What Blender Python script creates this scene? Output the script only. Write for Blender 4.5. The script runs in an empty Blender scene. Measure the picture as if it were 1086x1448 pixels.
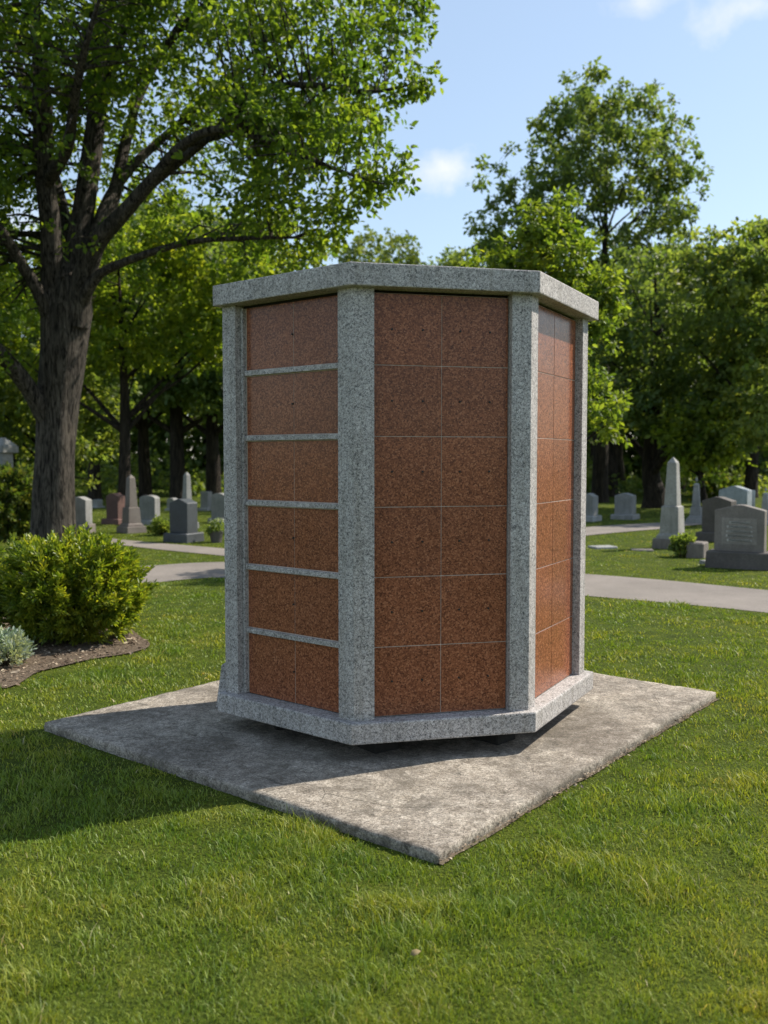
import bpy, bmesh, math, random
import numpy as np
from mathutils import Vector, Matrix

# ------------------------------------------------------------------ camera, sky, sun, exposure
scene = bpy.context.scene
COL = scene.collection
R = math.radians
FPX, PITCH, EYE = 1340.6, 0.0556, 1.4864          # focal length in photo pixels, downward pitch, eye height
PW, PH = 1086, 1448
cam = bpy.data.cameras.new('camera')
cam.sensor_fit = 'VERTICAL'; cam.sensor_height = 36.0; cam.lens = FPX * 36.0 / PH
cam.clip_start = 0.05; cam.clip_end = 2000
cam.dof.use_dof = True; cam.dof.focus_distance = 4.45; cam.dof.aperture_fstop = 2.8
camo = bpy.data.objects.new('camera', cam); COL.objects.link(camo)
camo.location = (0, 0, EYE); camo.rotation_euler = (R(90) - PITCH, 0, 0)
scene.camera = camo

SUN_AZ, SUN_EL = R(25), R(46)                    # azimuth measured from +X towards +Y
sd = Vector((math.cos(SUN_AZ) * math.cos(SUN_EL), math.sin(SUN_AZ) * math.cos(SUN_EL), math.sin(SUN_EL)))
sun = bpy.data.lights.new('sun', 'SUN'); sun.energy = 5.0; sun.angle = R(0.55); sun.color = (1.0, 0.93, 0.82)
suno = bpy.data.objects.new('sun', sun); COL.objects.link(suno)
suno.rotation_euler = sd.to_track_quat('Z', 'Y').to_euler(); suno.location = (20, 10, 30)

world = bpy.data.worlds.new('World'); scene.world = world; world.use_nodes = True
wn, wl = world.node_tree.nodes, world.node_tree.links
wn.clear()
wout = wn.new('ShaderNodeOutputWorld'); bg = wn.new('ShaderNodeBackground'); bg.inputs['Strength'].default_value = 0.118
sky = wn.new('ShaderNodeTexSky'); sky.sky_type = 'NISHITA'; sky.sun_disc = False
sky.sun_elevation = SUN_EL; sky.sun_rotation = R(90) - SUN_AZ; sky.air_density = 1.15; sky.dust_density = 0.5; sky.ozone_density = 1.0
wtc = wn.new('ShaderNodeTexCoord')
def wmath(op, a, b=None, clamp=False):
    n = wn.new('ShaderNodeMath'); n.operation = op; n.use_clamp = clamp
    for i, v in enumerate((a, b)):
        if v is None: continue
        if isinstance(v, (int, float)): n.inputs[i].default_value = v
        else: wl.new(v, n.inputs[i])
    return n.outputs[0]
cn = wn.new('ShaderNodeTexNoise'); cn.inputs['Scale'].default_value = 16; cn.inputs['Detail'].default_value = 8; cn.inputs['Roughness'].default_value = 0.6
wl.new(wtc.outputs['Generated'], cn.inputs['Vector'])
def pix_dir(px, py):
    a = (px - PW / 2) / FPX; b = (PH / 2 - py) / FPX
    return Vector((a, math.cos(PITCH) + b * math.sin(PITCH), -math.sin(PITCH) + b * math.cos(PITCH))).normalized()
tot = None
for px, py, ax, ay, gain in ((608, 243, .060, .022, .75), (1066, 10, .062, .022, .6), (898, 6, .04, .014, .5), (60, 330, .09, .03, .5), (240, -60, .2, .03, .6), (1500, 200, .15, .04, .8)):
    c = pix_dir(px, py)
    sb = wn.new('ShaderNodeVectorMath'); sb.operation = 'SUBTRACT'; sb.inputs[1].default_value = c; wl.new(wtc.outputs['Generated'], sb.inputs[0])
    mu = wn.new('ShaderNodeVectorMath'); mu.operation = 'MULTIPLY'; mu.inputs[1].default_value = (1 / ax, 1 / ax, 1 / ay); wl.new(sb.outputs[0], mu.inputs[0])
    ln = wn.new('ShaderNodeVectorMath'); ln.operation = 'LENGTH'; wl.new(mu.outputs[0], ln.inputs[0])
    base = wmath('SUBTRACT', 0.95, ln.outputs['Value'])
    nz = wmath('MULTIPLY', wmath('SUBTRACT', cn.outputs['Fac'], 0.48), 3.2)
    m = wmath('MULTIPLY', wmath('MULTIPLY', wmath('ADD', base, nz), 0.9, True), gain, True)
    tot = m if tot is None else wmath('MAXIMUM', tot, m)
cmix = wn.new('ShaderNodeMixRGB'); wl.new(tot, cmix.inputs['Fac']); wl.new(sky.outputs['Color'], cmix.inputs['Color1'])
cmix.inputs['Color2'].default_value = (6.6, 6.6, 6.9, 1)
# a thin bright summer veil over the whole sky
veil = wn.new('ShaderNodeMixRGB'); veil.inputs['Fac'].default_value = 0.30; veil.inputs['Color2'].default_value = (4.7, 5.7, 6.9, 1)
wl.new(sky.outputs['Color'], veil.inputs['Color1']); wl.new(veil.outputs['Color'], cmix.inputs['Color1'])
wl.new(cmix.outputs['Color'], bg.inputs['Color']); wl.new(bg.outputs[0], wout.inputs['Surface'])

scene.view_settings.view_transform = 'Standard'; scene.view_settings.look = 'None'
scene.view_settings.exposure = 0.5; scene.view_settings.gamma = 1.0
scene.cycles.max_bounces = 8; scene.cycles.diffuse_bounces = 5; scene.cycles.transmission_bounces = 4; scene.cycles.glossy_bounces = 3
scene.cycles.use_denoising = True
scene.cycles.sample_clamp_indirect = 6.0

rng = np.random.default_rng(11)
random.seed(5)
Z0 = 0.033                                        # lawn level
ZS = 0.08                                         # top of the concrete pad

def G(px, py, z=Z0):
    d = pix_dir(px, py); t = (z - EYE) / d.z
    return Vector((d.x * t, d.y * t, z))
def AT(px, py, depth):                            # point seen at a photo pixel at the given distance along Y
    d = pix_dir(px, py); t = depth / d.y
    return Vector((d.x * t, depth, EYE + d.z * t))

# ------------------------------------------------------------------ helpers
def tag(o, label=None, cat=None, group=None, kind=None):
    if label: o['label'] = label
    if cat: o['category'] = cat
    if group: o['group'] = group
    if kind: o['kind'] = kind
    return o
def empty(name, loc, label, cat, group=None, rz=0):
    o = bpy.data.objects.new(name, None); COL.objects.link(o)
    o.empty_display_size = 0.2; o.location = loc; o.rotation_euler = (0, 0, rz)
    return tag(o, label, cat, group)
def link(name, me, m, parent=None, smooth=False):
    o = bpy.data.objects.new(name, me); COL.objects.link(o)
    if m is not None and len(me.materials) == 0: me.materials.append(m)
    if parent is not None: o.parent = parent
    if smooth: me.polygons.foreach_set('use_smooth', [True] * len(me.polygons))
    return o
def bm_obj(name, bm, m, parent=None, smooth=False):
    bmesh.ops.recalc_face_normals(bm, faces=bm.faces[:])
    me = bpy.data.meshes.new(name); bm.to_mesh(me); bm.free()
    return link(name, me, m, parent, smooth)
def arr_mesh(name, verts, faces_list):
    """faces_list: list of int arrays (n,k)"""
    me = bpy.data.meshes.new(name)
    verts = np.ascontiguousarray(verts, dtype=np.float32)
    me.vertices.add(len(verts)); me.vertices.foreach_set('co', verts.ravel())
    loops = np.concatenate([f.ravel() for f in faces_list]).astype(np.int32)
    tot = np.concatenate([np.full(len(f), f.shape[1]) for f in faces_list]).astype(np.int32)
    start = np.concatenate([[0], np.cumsum(tot)[:-1]]).astype(np.int32)
    me.loops.add(len(loops)); me.loops.foreach_set('vertex_index', loops)
    me.polygons.add(len(tot)); me.polygons.foreach_set('loop_start', start); me.polygons.foreach_set('loop_total', tot)
    me.update(calc_edges=True)
    return me
def prism(bm, poly, z0, z1):
    vb = [bm.verts.new((x, y, z0)) for x, y in poly]; vt = [bm.verts.new((x, y, z1)) for x, y in poly]
    n = len(poly)
    bm.faces.new(vb[::-1]); bm.faces.new(vt)
    for i in range(n): bm.faces.new((vb[i], vb[(i + 1) % n], vt[(i + 1) % n], vt[i]))
    return vb + vt
def box(bm, cx, cy, z0, z1, sx, sy, taper=1.0, taper_y=None, rz=0):
    ty = taper if taper_y is None else taper_y
    c, s = math.cos(rz), math.sin(rz)
    v = []
    for z, a, b in ((z0, 1, 1), (z1, taper, ty)):
        for x, y in ((-1, -1), (1, -1), (1, 1), (-1, 1)):
            X, Y = x * sx / 2 * a, y * sy / 2 * b
            v.append(bm.verts.new((cx + X * c - Y * s, cy + X * s + Y * c, z)))
    for f in ((3, 2, 1, 0), (4, 5, 6, 7), (0, 1, 5, 4), (1, 2, 6, 5), (2, 3, 7, 6), (3, 0, 4, 7)):
        bm.faces.new([v[i] for i in f])
    return v
def bevel(bm, w, seg=2):
    bmesh.ops.recalc_face_normals(bm, faces=bm.faces[:])
    es = [e for e in bm.edges if len(e.link_faces) == 2 and e.calc_face_angle(0) > 0.4]
    bmesh.ops.bevel(bm, geom=es, offset=w, segments=seg, affect='EDGES', profile=0.6)
def offset_poly(P, d):
    """move every edge of a counter-clockwise convex polygon inwards by d"""
    n = len(P); L = []
    for i in range(n):
        a, b = Vector(P[i]), Vector(P[(i + 1) % n]); e = (b - a).normalized(); nn = Vector((-e.y, e.x))
        L.append((a + nn * d, e))
    out = []
    for i in range(n):
        (p, e), (q, g) = L[i - 1], L[i]
        den = e.x * g.y - e.y * g.x; t = ((q.x - p.x) * g.y - (q.y - p.y) * g.x) / den
        out.append(p + e * t)
    return out
def vnoise(x, y, seed=0):
    """smooth value noise on arrays, 0..1"""
    xi = np.floor(x).astype(np.int64); yi = np.floor(y).astype(np.int64); fx = x - xi; fy = y - yi
    def h(a, b):
        v = np.sin(a * 127.1 + b * 311.7 + seed * 74.7) * 43758.5453
        return v - np.floor(v)
    sx = fx * fx * (3 - 2 * fx); sy = fy * fy * (3 - 2 * fy)
    return (h(xi, yi) * (1 - sx) + h(xi + 1, yi) * sx) * (1 - sy) + (h(xi, yi + 1) * (1 - sx) + h(xi + 1, yi + 1) * sx) * sy

# ------------------------------------------------------------------ materials
class NT:
    def __init__(self, name):
        self.m = bpy.data.materials.new(name); self.m.use_nodes = True
        self.t = self.m.node_tree; self.n = self.t.nodes; self.l = self.t.links
        self.n.clear()
        self.out = self.n.new('ShaderNodeOutputMaterial')
        self.tc = self.n.new('ShaderNodeTexCoord')
    def set(self, sock, v):
        if hasattr(v, 'is_linked') or isinstance(v, bpy.types.NodeSocket): self.l.new(v, sock)
        else: sock.default_value = v
    def noise(self, scale, detail=4, rough=.55, vec=None, dist=0.0):
        n = self.n.new('ShaderNodeTexNoise'); n.inputs['Scale'].default_value = scale; n.inputs['Detail'].default_value = detail
        n.inputs['Roughness'].default_value = rough; n.inputs['Distortion'].default_value = dist
        self.l.new(vec if vec is not None else self.tc.outputs['Object'], n.inputs['Vector']); return n.outputs['Fac']
    def voro(self, scale, vec=None, feature='F1', out='Distance'):
        n = self.n.new('ShaderNodeTexVoronoi'); n.inputs['Scale'].default_value = scale; n.feature = feature
        self.l.new(vec if vec is not None else self.tc.outputs['Object'], n.inputs['Vector']); return n.outputs[out]
    def ramp(self, fac, stops, interp='LINEAR'):
        n = self.n.new('ShaderNodeValToRGB'); self.l.new(fac, n.inputs['Fac']); e = n.color_ramp.elements
        n.color_ramp.interpolation = interp
        while len(e) < len(stops): e.new(0.5)
        for el, (p, c) in zip(e, stops):
            el.position = p; el.color = (*c, 1) if len(c) == 3 else c
        return n.outputs['Color']
    def rampv(self, fac, p0, p1):
        n = self.n.new('ShaderNodeMapRange'); n.clamp = True; self.l.new(fac, n.inputs['Value'])
        n.inputs['From Min'].default_value = p0; n.inputs['From Max'].default_value = p1; return n.outputs['Result']
    def mix(self, fac, a, b, mode='MIX'):
        n = self.n.new('ShaderNodeMixRGB'); n.blend_type = mode
        self.set(n.inputs['Fac'], fac)
        self.set(n.inputs['Color1'], (*a, 1) if isinstance(a, tuple) else a); self.set(n.inputs['Color2'], (*b, 1) if isinstance(b, tuple) else b)
        return n.outputs['Color']
    def math(self, op, a, b, clamp=False):
        n = self.n.new('ShaderNodeMath'); n.operation = op; n.use_clamp = clamp
        self.set(n.inputs[0], a); self.set(n.inputs[1], b); return n.outputs[0]
    def mapping(self, scale=(1, 1, 1), rot=(0, 0, 0)):
        n = self.n.new('ShaderNodeMapping'); n.inputs['Scale'].default_value = scale; n.inputs['Rotation'].default_value = rot
        self.l.new(self.tc.outputs['Object'], n.inputs['Vector']); return n.outputs['Vector']
    def island(self):
        return self.n.new('ShaderNodeNewGeometry').outputs['Random Per Island']
    def bsdf(self, col, rough=.7, spec=.5, bump=None, bstr=.3, bdist=.01):
        b = self.n.new('ShaderNodeBsdfPrincipled'); self.set(b.inputs['Base Color'], (*col, 1) if isinstance(col, tuple) else col)
        self.set(b.inputs['Roughness'], rough); b.inputs['Specular IOR Level'].default_value = spec
        if bump is not None:
            bn = self.n.new('ShaderNodeBump'); bn.inputs['Strength'].default_value = bstr; bn.inputs['Distance'].default_value = bdist
            self.l.new(bump, bn.inputs['Height']); self.l.new(bn.outputs['Normal'], b.inputs['Normal'])
        return b
    def finish(self, sh):
        self.l.new(sh.outputs[0], self.out.inputs['Surface']); return self.m

def granite_grey():
    t = NT('grey_granite')
    v = t.voro(115, out='Color'); sp = t.n.new('ShaderNodeSeparateColor'); t.l.new(v, sp.inputs[0])
    c = t.ramp(sp.outputs[0], [(0, (.05, .05, .05)), (.16, (.13, .13, .13)), (.30, (.32, .29, .270)), (.6, (.43, .394, .367)), (.85, (.525, .484, .454)), (1, (.64, .62, .60))])
    f = t.noise(135, 3, .6, dist=1.4)
    c = t.mix(.6, c, t.ramp(f, [(.40, (.07, .068, .068)), (.5, (.395, .360, .335)), (.60, (.70, .65, .615))]))
    w = t.noise(4, 5, .6); c = t.mix(1, c, t.ramp(w, [(.3, (.80, .80, .79)), (.7, (1.05, 1.05, 1.06))]), 'MULTIPLY')
    sk = t.noise(1, 5, .7, t.mapping((22, 22, .9))); c = t.mix(1, c, t.ramp(sk, [(.34, (.80, .79, .76)), (.50, (1, 1, 1)), (.68, (1.07, 1.07, 1.07))]), 'MULTIPLY')
    # faint lichen/dirt blotches
    d = t.rampv(t.noise(9, 6, .7), .60, .75); c = t.mix(t.math('MULTIPLY', d, .28), c, (.20, .20, .15))
    return t.finish(t.bsdf(c, .72, .4, f, .35, .004))
def granite_red(name, a, b, rough):
    t = NT(name)
    v = t.voro(155, out='Color'); sp = t.n.new('ShaderNodeSeparateColor'); t.l.new(v, sp.inputs[0])
    c = t.ramp(sp.outputs[0], [(0, (.07, .026, .018)), (.14, (.13, .046, .027)), (.4, a), (.8, b), (1, (b[0] * 1.3, b[1] * 1.5, b[2] * 1.6))])
    f = t.noise(190, 3, .6, dist=1.2); c = t.mix(.3, c, t.ramp(f, [(.35, (.07, .025, .018)), (.52, a), (.68, b)]))
    w = t.noise(2.2, 4, .6); c = t.mix(1, c, t.ramp(w, [(.3, (.92, .91, .9)), (.7, (1.07, 1.06, 1.05))]), 'MULTIPLY')
    k = t.rampv(t.voro(23), .03, .05); c = t.mix(k, (.03, .015, .012), c)
    oi = t.n.new('ShaderNodeObjectInfo').outputs['Random']
    c = t.mix(1, c, t.ramp(oi, [(0, (.92, .93, .94)), (.5, (1, 1, 1)), (1, (1.06, 1.04, 1.0))]), 'MULTIPLY')
    r = t.n.new('ShaderNodeMapRange'); t.l.new(t.noise(6, 5, .65), r.inputs['Value']); r.inputs['From Min'].default_value = .3; r.inputs['From Max'].default_value = .7
    r.inputs['To Min'].default_value = rough; r.inputs['To Max'].default_value = rough + .14
    return t.finish(t.bsdf(c, r.outputs['Result'], .21, f, .03, .002))
def stone(name, base, dark, rough=.8, scale=1.0):
    t = NT(name)
    f = t.noise(55 * scale, 4, .65); w = t.noise(3.0 * scale, 6, .65)
    c = t.mix(1, t.ramp(f, [(.3, tuple(x * .72 for x in base)), (.7, tuple(x * 1.2 for x in base))]), t.ramp(w, [(.32, (.72, .72, .70)), (.68, (1.08, 1.08, 1.08))]), 'MULTIPLY')
    st = t.noise(1, 5, .65, t.mapping((9 * scale, 9 * scale, 1.2 * scale)))
    c = t.mix(t.math('MULTIPLY', t.rampv(st, .5, .72), .65), c, dark)
    return t.finish(t.bsdf(c, rough, .35, f, .4, .01))
def concrete():
    t = NT('weathered_concrete')
    f = t.noise(75, 7, .75, dist=1.2); m = t.noise(17, 10, .82, dist=.4); l = t.noise(1.6, 6, .62)
    c = t.ramp(m, [(.34, (.15, .128, .10)), (.44, (.30, .262, .215)), (.53, (.43, .385, .325)), (.66, (.55, .50, .43))])
    c = t.mix(1, c, t.ramp(l, [(.36, (.60, .58, .56)), (.50, (1, .98, .96)), (.66, (1.14, 1.12, 1.08))]), 'MULTIPLY')
    c = t.mix(1, c, t.ramp(f, [(.38, (.42, .41, .40)), (.5, (.9, .9, .9)), (.60, (1.22, 1.21, 1.2))]), 'MULTIPLY')
    s = t.rampv(t.noise(9, 9, .8, dist=.6), .56, .64); c = t.mix(t.math('MULTIPLY', s, .72), c, (.075, .07, .06))
    pit = t.rampv(t.voro(60), .05, .15); c = t.mix(pit, (.10, .09, .08), c)
    agg = t.n.new('ShaderNodeSeparateColor'); t.l.new(t.voro(170, out='Color'), agg.inputs[0])
    c = t.mix(1, c, t.ramp(agg.outputs[0], [(0, (.55, .54, .53)), (.25, (.88, .88, .88)), (.75, (1.05, 1.05, 1.05)), (1, (1.3, 1.29, 1.27))]), 'MULTIPLY')
    big = t.rampv(t.noise(3.1, 9, .78, dist=.8), .50, .60); c = t.mix(t.math('MULTIPLY', big, .5), c, (.10, .088, .07))
    # grime washed down around the monument's base
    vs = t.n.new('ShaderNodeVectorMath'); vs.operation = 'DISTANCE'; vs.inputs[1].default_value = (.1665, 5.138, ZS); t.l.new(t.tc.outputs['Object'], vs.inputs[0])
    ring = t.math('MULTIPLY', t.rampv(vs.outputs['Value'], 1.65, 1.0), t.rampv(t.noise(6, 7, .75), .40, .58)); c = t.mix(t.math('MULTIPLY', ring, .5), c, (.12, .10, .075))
    ck = t.rampv(t.voro(2.3, feature='DISTANCE_TO_EDGE'), .0, .006)
    ckm = t.rampv(t.noise(1.7, 2), .52, .60); c = t.mix(t.math('MULTIPLY', t.math('SUBTRACT', 1.0, ck), ckm), c, (.07, .062, .05))
    h = t.math('ADD', t.math('MULTIPLY', m, .7), t.math('MULTIPLY', f, .5))
    return t.finish(t.bsdf(c, .9, .25, h, .8, .012))
def foliage(name, c0, c1, c2, trans=.45, rough=.5, spec=.3, nscale=.7):
    t = NT(name)
    c = t.ramp(t.island(), [(0, c0), (.55, c1), (1, c2)])
    w = t.noise(nscale * 2, 3, .6); c = t.mix(1, c, t.ramp(w, [(.34, (.68, .80, .80)), (.5, (1, 1, 1)), (.66, (1.34, 1.18, .95))]), 'MULTIPLY')
    b = t.bsdf(c, rough, spec)
    tr = t.n.new('ShaderNodeBsdfTranslucent')
    t.l.new(t.mix(1, c, (2.2, 2.15, .75), 'MULTIPLY'), tr.inputs['Color'])
    mx = t.n.new('ShaderNodeMixShader'); mx.inputs[0].default_value = trans
    t.l.new(b.outputs[0], mx.inputs[1]); t.l.new(tr.outputs[0], mx.inputs[2])
    return t.finish(mx)
def bark(name, a, b, sc=1.0):
    t = NT(name)
    v = t.mapping((26 * sc, 26 * sc, 3.2 * sc))
    f = t.noise(1, 6, .7, v, 1.2); g = t.noise(3, 4, .6)
    c = t.ramp(f, [(.40, a), (.5, tuple((x + y) / 2 for x, y in zip(a, b))), (.60, b)])
    c = t.mix(1, c, t.ramp(g, [(.3, (.75, .75, .75)), (.7, (1.15, 1.12, 1.08))]), 'MULTIPLY')
    return t.finish(t.bsdf(c, .92, .2, f, 1.0, .09))
def plain(name, col, rough=.6, spec=.4):
    t = NT(name); f = t.noise(40, 4)
    return t.finish(t.bsdf(t.mix(1, col, t.ramp(f, [(.3, (.8, .8, .8)), (.7, (1.15, 1.15, 1.15))]), 'MULTIPLY'), rough, spec))
def ground_mat():
    t = NT('lawn_ground')
    a = t.noise(.35, 5, .6); b = t.noise(5, 6, .65); c3 = t.noise(60, 3, .6)
    c = t.ramp(b, [(.3, (.050, .070, .010)), (.5, (.085, .115, .014)), (.7, (.125, .150, .022))])
    c = t.mix(1, c, t.ramp(a, [(.35, (.85, .9, .9)), (.65, (1.2, 1.12, .95))]), 'MULTIPLY')
    c = t.mix(1, c, t.ramp(c3, [(.3, (.35, .38, .35)), (.7, (1.0, 1.0, .95))]), 'MULTIPLY')
    return t.finish(t.bsdf(c, .95, .1, c3, .8, .03))
def grass_mat():
    t = NT('grass_blades')
    c = t.ramp(t.island(), [(0, (.095, .150, .020)), (.35, (.165, .230, .030)), (.70, (.230, .288, .042)), (.94, (.28, .335, .055)), (.98, (.34, .32, .12)), (1, (.46, .41, .24))])
    w = t.noise(1.3, 6, .7); c = t.mix(1, c, t.ramp(w, [(.36, (.62, .78, .60)), (.5, (1, 1, 1)), (.64, (1.50, 1.18, 1.15))]), 'MULTIPLY')
    d = t.rampv(t.noise(2.6, 5, .7), .60, .74); c = t.mix(t.math('MULTIPLY', d, .42), c, (.20, .20, .06))
    b = t.bsdf(c, .5, .35); tr = t.n.new('ShaderNodeBsdfTranslucent'); t.l.new(t.mix(1, c, (1.5, 1.45, .6), 'MULTIPLY'), tr.inputs['Color'])
    mx = t.n.new('ShaderNodeMixShader'); mx.inputs[0].default_value = .35
    t.l.new(b.outputs[0], mx.inputs[1]); t.l.new(tr.outputs[0], mx.inputs[2]); return t.finish(mx)
def path_mat():
    t = NT('path_asphalt')
    f = t.noise(120, 4, .7); w = t.noise(1.1, 6, .65)
    c = t.ramp(f, [(.3, (.165, .145, .13)), (.7, (.29, .262, .238))])
    c = t.mix(1, c, t.ramp(w, [(.3, (.78, .77, .75)), (.7, (1.12, 1.1, 1.08))]), 'MULTIPLY')
    return t.finish(t.bsdf(c, .95, .15, f, .4, .01))
def mulch_mat():
    t = NT('mulch_soil'); f = t.noise(45, 6, .75); w = t.noise(5, 4)
    c = t.ramp(f, [(.3, (.07, .05, .035)), (.5, (.18, .135, .095)), (.72, (.32, .25, .18))])
    return t.finish(t.bsdf(c, .95, .15, f, 1.0, .04))
def chip_mat():
    t = NT('mulch_chips'); c = t.ramp(t.island(), [(0, (.07, .045, .03)), (.5, (.20, .145, .10)), (.85, (.32, .25, .18)), (1, (.48, .40, .29))])
    return t.finish(t.bsdf(c, .85, .2))

M = dict(
    grey=granite_grey(), red=granite_red('red_granite', (.205, .072, .037), (.345, .130, .066), .15),
    mortar=stone('pale_mortar', (.52, .42, .35), (.40, .33, .27)), dark=plain('dark_recess', (.03, .028, .026), .9, .1), pin=plain('dark_pin', (.018, .014, .012), .5, .4),
    conc=concrete(), bark=bark('maple_bark', (.010, .008, .006), (.150, .130, .108)), bark_far=bark('dark_bark', (.014, .011, .009), (.058, .047, .036), .5),
    ground=ground_mat(), grass=grass_mat(), path=path_mat(), mulch=mulch_mat(), soil=stone('dry_soil', (.15, .118, .075), (.08, .065, .045), .95, 4), chip=chip_mat(),
    leaf=foliage('maple_leaves', (.058, .100, .018), (.095, .150, .024), (.150, .200, .032), .58),
    leaf_yellow=foliage('yellow_green_leaves', (.085, .130, .020), (.145, .195, .030), (.210, .250, .042), .58),
    leaf_lime=foliage('lime_leaves', (.075, .120, .020), (.125, .178, .030), (.185, .230, .042), .5),
    leaf_dark=foliage('dark_leaves', (.070, .108, .036), (.105, .150, .050), (.155, .200, .070), .5),
    leaf_oak=foliage('oak_leaves', (.090, .128, .040), (.132, .176, .054), (.190, .228, .072), .55),
    leaf_pale=foliage('pale_leaves', (.07, .10, .03), (.11, .15, .045), (.16, .19, .06), .4),
    leaf_shrub=foliage('yew_leaves', (.085, .135, .014), (.165, .215, .024), (.30, .32, .040), .36, .4, .45, 3),
    leaf_silver=foliage('silver_leaves', (.20, .25, .20), (.32, .37, .30), (.46, .50, .42), .2, .6, .3, 3),
    leaf_rust=foliage('rusty_leaves', (.050, .085, .020), (.080, .118, .024), (.125, .125, .035), .4),
    twig=plain('twig', (.07, .055, .035), .9, .1),
)
S = dict(
    white=stone('white_marble', (.29, .285, .275), (.15, .148, .14)), grey=stone('grey_stone', (.33, .33, .325), (.16, .16, .15)),
    darkg=stone('dark_granite', (.075, .082, .09), (.06, .065, .07), .45), brown=stone('brown_stone', (.215, .185, .165), (.13, .10, .09)),
    red=stone('red_brown_stone', (.17, .095, .08), (.09, .055, .05)), tan=stone('tan_stone', (.20, .175, .155), (.12, .105, .095)),
    umber=stone('umber_stone', (.115, .10, .09), (.08, .07, .065)), blue=stone('blue_grey_stone', (.33, .36, .38), (.18, .2, .2)),
    ob=stone('weathered_obelisk_stone', (.36, .345, .32), (.16, .15, .13)), rough=stone('rough_block', (.22, .19, .17), (.08, .07, .06), .9, 3),
    tanpanel=stone('tan_panel', (.27, .24, .215), (.15, .135, .12)),
    letter=plain('pale_lettering', (.42, .40, .37), .9, .1),
)

# ------------------------------------------------------------------ ground, paths, bed
me = bpy.data.meshes.new('ground')
bm = bmesh.new(); bmesh.ops.create_grid(bm, x_segments=8, y_segments=8, size=400)
bmesh.ops.translate(bm, verts=bm.verts, vec=(0, 100, Z0))
tag(bm_obj('ground', bm, M['ground']), kind='structure')

def smooth_line(pts, n=12):
    """Catmull-Rom through 2-D points"""
    P = [Vector((p[0], p[1])) for p in pts]; P = [P[0] * 2 - P[1]] + P + [P[-1] * 2 - P[-2]]; out = []
    for i in range(1, len(P) - 2):
        for k in range(n):
            t = k / n; a, b, c, d = P[i - 1], P[i], P[i + 1], P[i + 2]
            out.append(.5 * ((2 * b) + (c - a) * t + (2 * a - 5 * b + 4 * c - d) * t * t + (3 * b - a - 3 * c + d) * t ** 3))
    out.append(P[-2]); return out
def strip_poly(top, bot):
    return smooth_line(top) + smooth_line(bot)[::-1]
def gp(l): return [G(*p) for p in l]
PATH1 = strip_poly(gp([(-900, 842), (-250, 818), (60, 806), (198, 801), (316, 795), (560, 797), (830, 812), (1086, 835), (1500, 880)]),
                   gp([(-900, 880), (-250, 852), (60, 834), (198, 826), (316, 817), (560, 822), (830, 843), (1086, 867), (1500, 920)]))
PATH2 = strip_poly(gp([(-200, 741), (0, 748), (126, 759), (220, 768), (316, 776), (420, 786), (540, 799)]),
                   gp([(-200, 748), (0, 755), (126, 766), (220, 777), (316, 786.5), (420, 797), (520, 812)]))
PATH3 = strip_poly(gp([(1500, 722), (1200, 727), (1000, 736), (945, 739), (830, 746), (700, 760), (640, 775), (600, 800)]),
                   gp([(1500, 728), (1200, 733), (1000, 742), (945, 747.5), (830, 758), (740, 772), (700, 786), (680, 804)]))
def sheet(name, poly, z, m, kind='structure'):
    bm = bmesh.new(); bm.faces.new([bm.verts.new((p[0], p[1], z)) for p in poly]); bmesh.ops.triangulate(bm, faces=bm.faces[:])
    o = bm_obj(name, bm, m); tag(o, kind=kind); return o
for i, P in enumerate((PATH1, PATH2, PATH3)): sheet('path', P, Z0 + .004 * (i + 1), M['path'])
BED = smooth_line(gp([(-420, 900), (-60, 975), (60, 950), (130, 934), (185, 925), (212, 914), (196, 900), (160, 880), (60, 868), (-150, 860), (-420, 880)]), 6)
sheet('mulch_bed', BED, Z0 + .012, M['mulch'])

# concrete pad corner points (left, front, right, back)
PADL, PADF, PADR = Vector((-1.814, 5.005)), Vector((.190, 3.328)), Vector((2.010, 5.673)); PADB = PADL + PADR - PADF
def in_poly(px, py, poly):
    ins = np.zeros(len(px), bool); n = len(poly); j = n - 1
    for i in range(n):
        xi, yi, xj, yj = poly[i][0], poly[i][1], poly[j][0], poly[j][1]
        if yi != yj: ins ^= ((yi > py) != (yj > py)) & (px < (xj - xi) * (py - yi) / (yj - yi) + xi)
        j = i
    return ins

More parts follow.
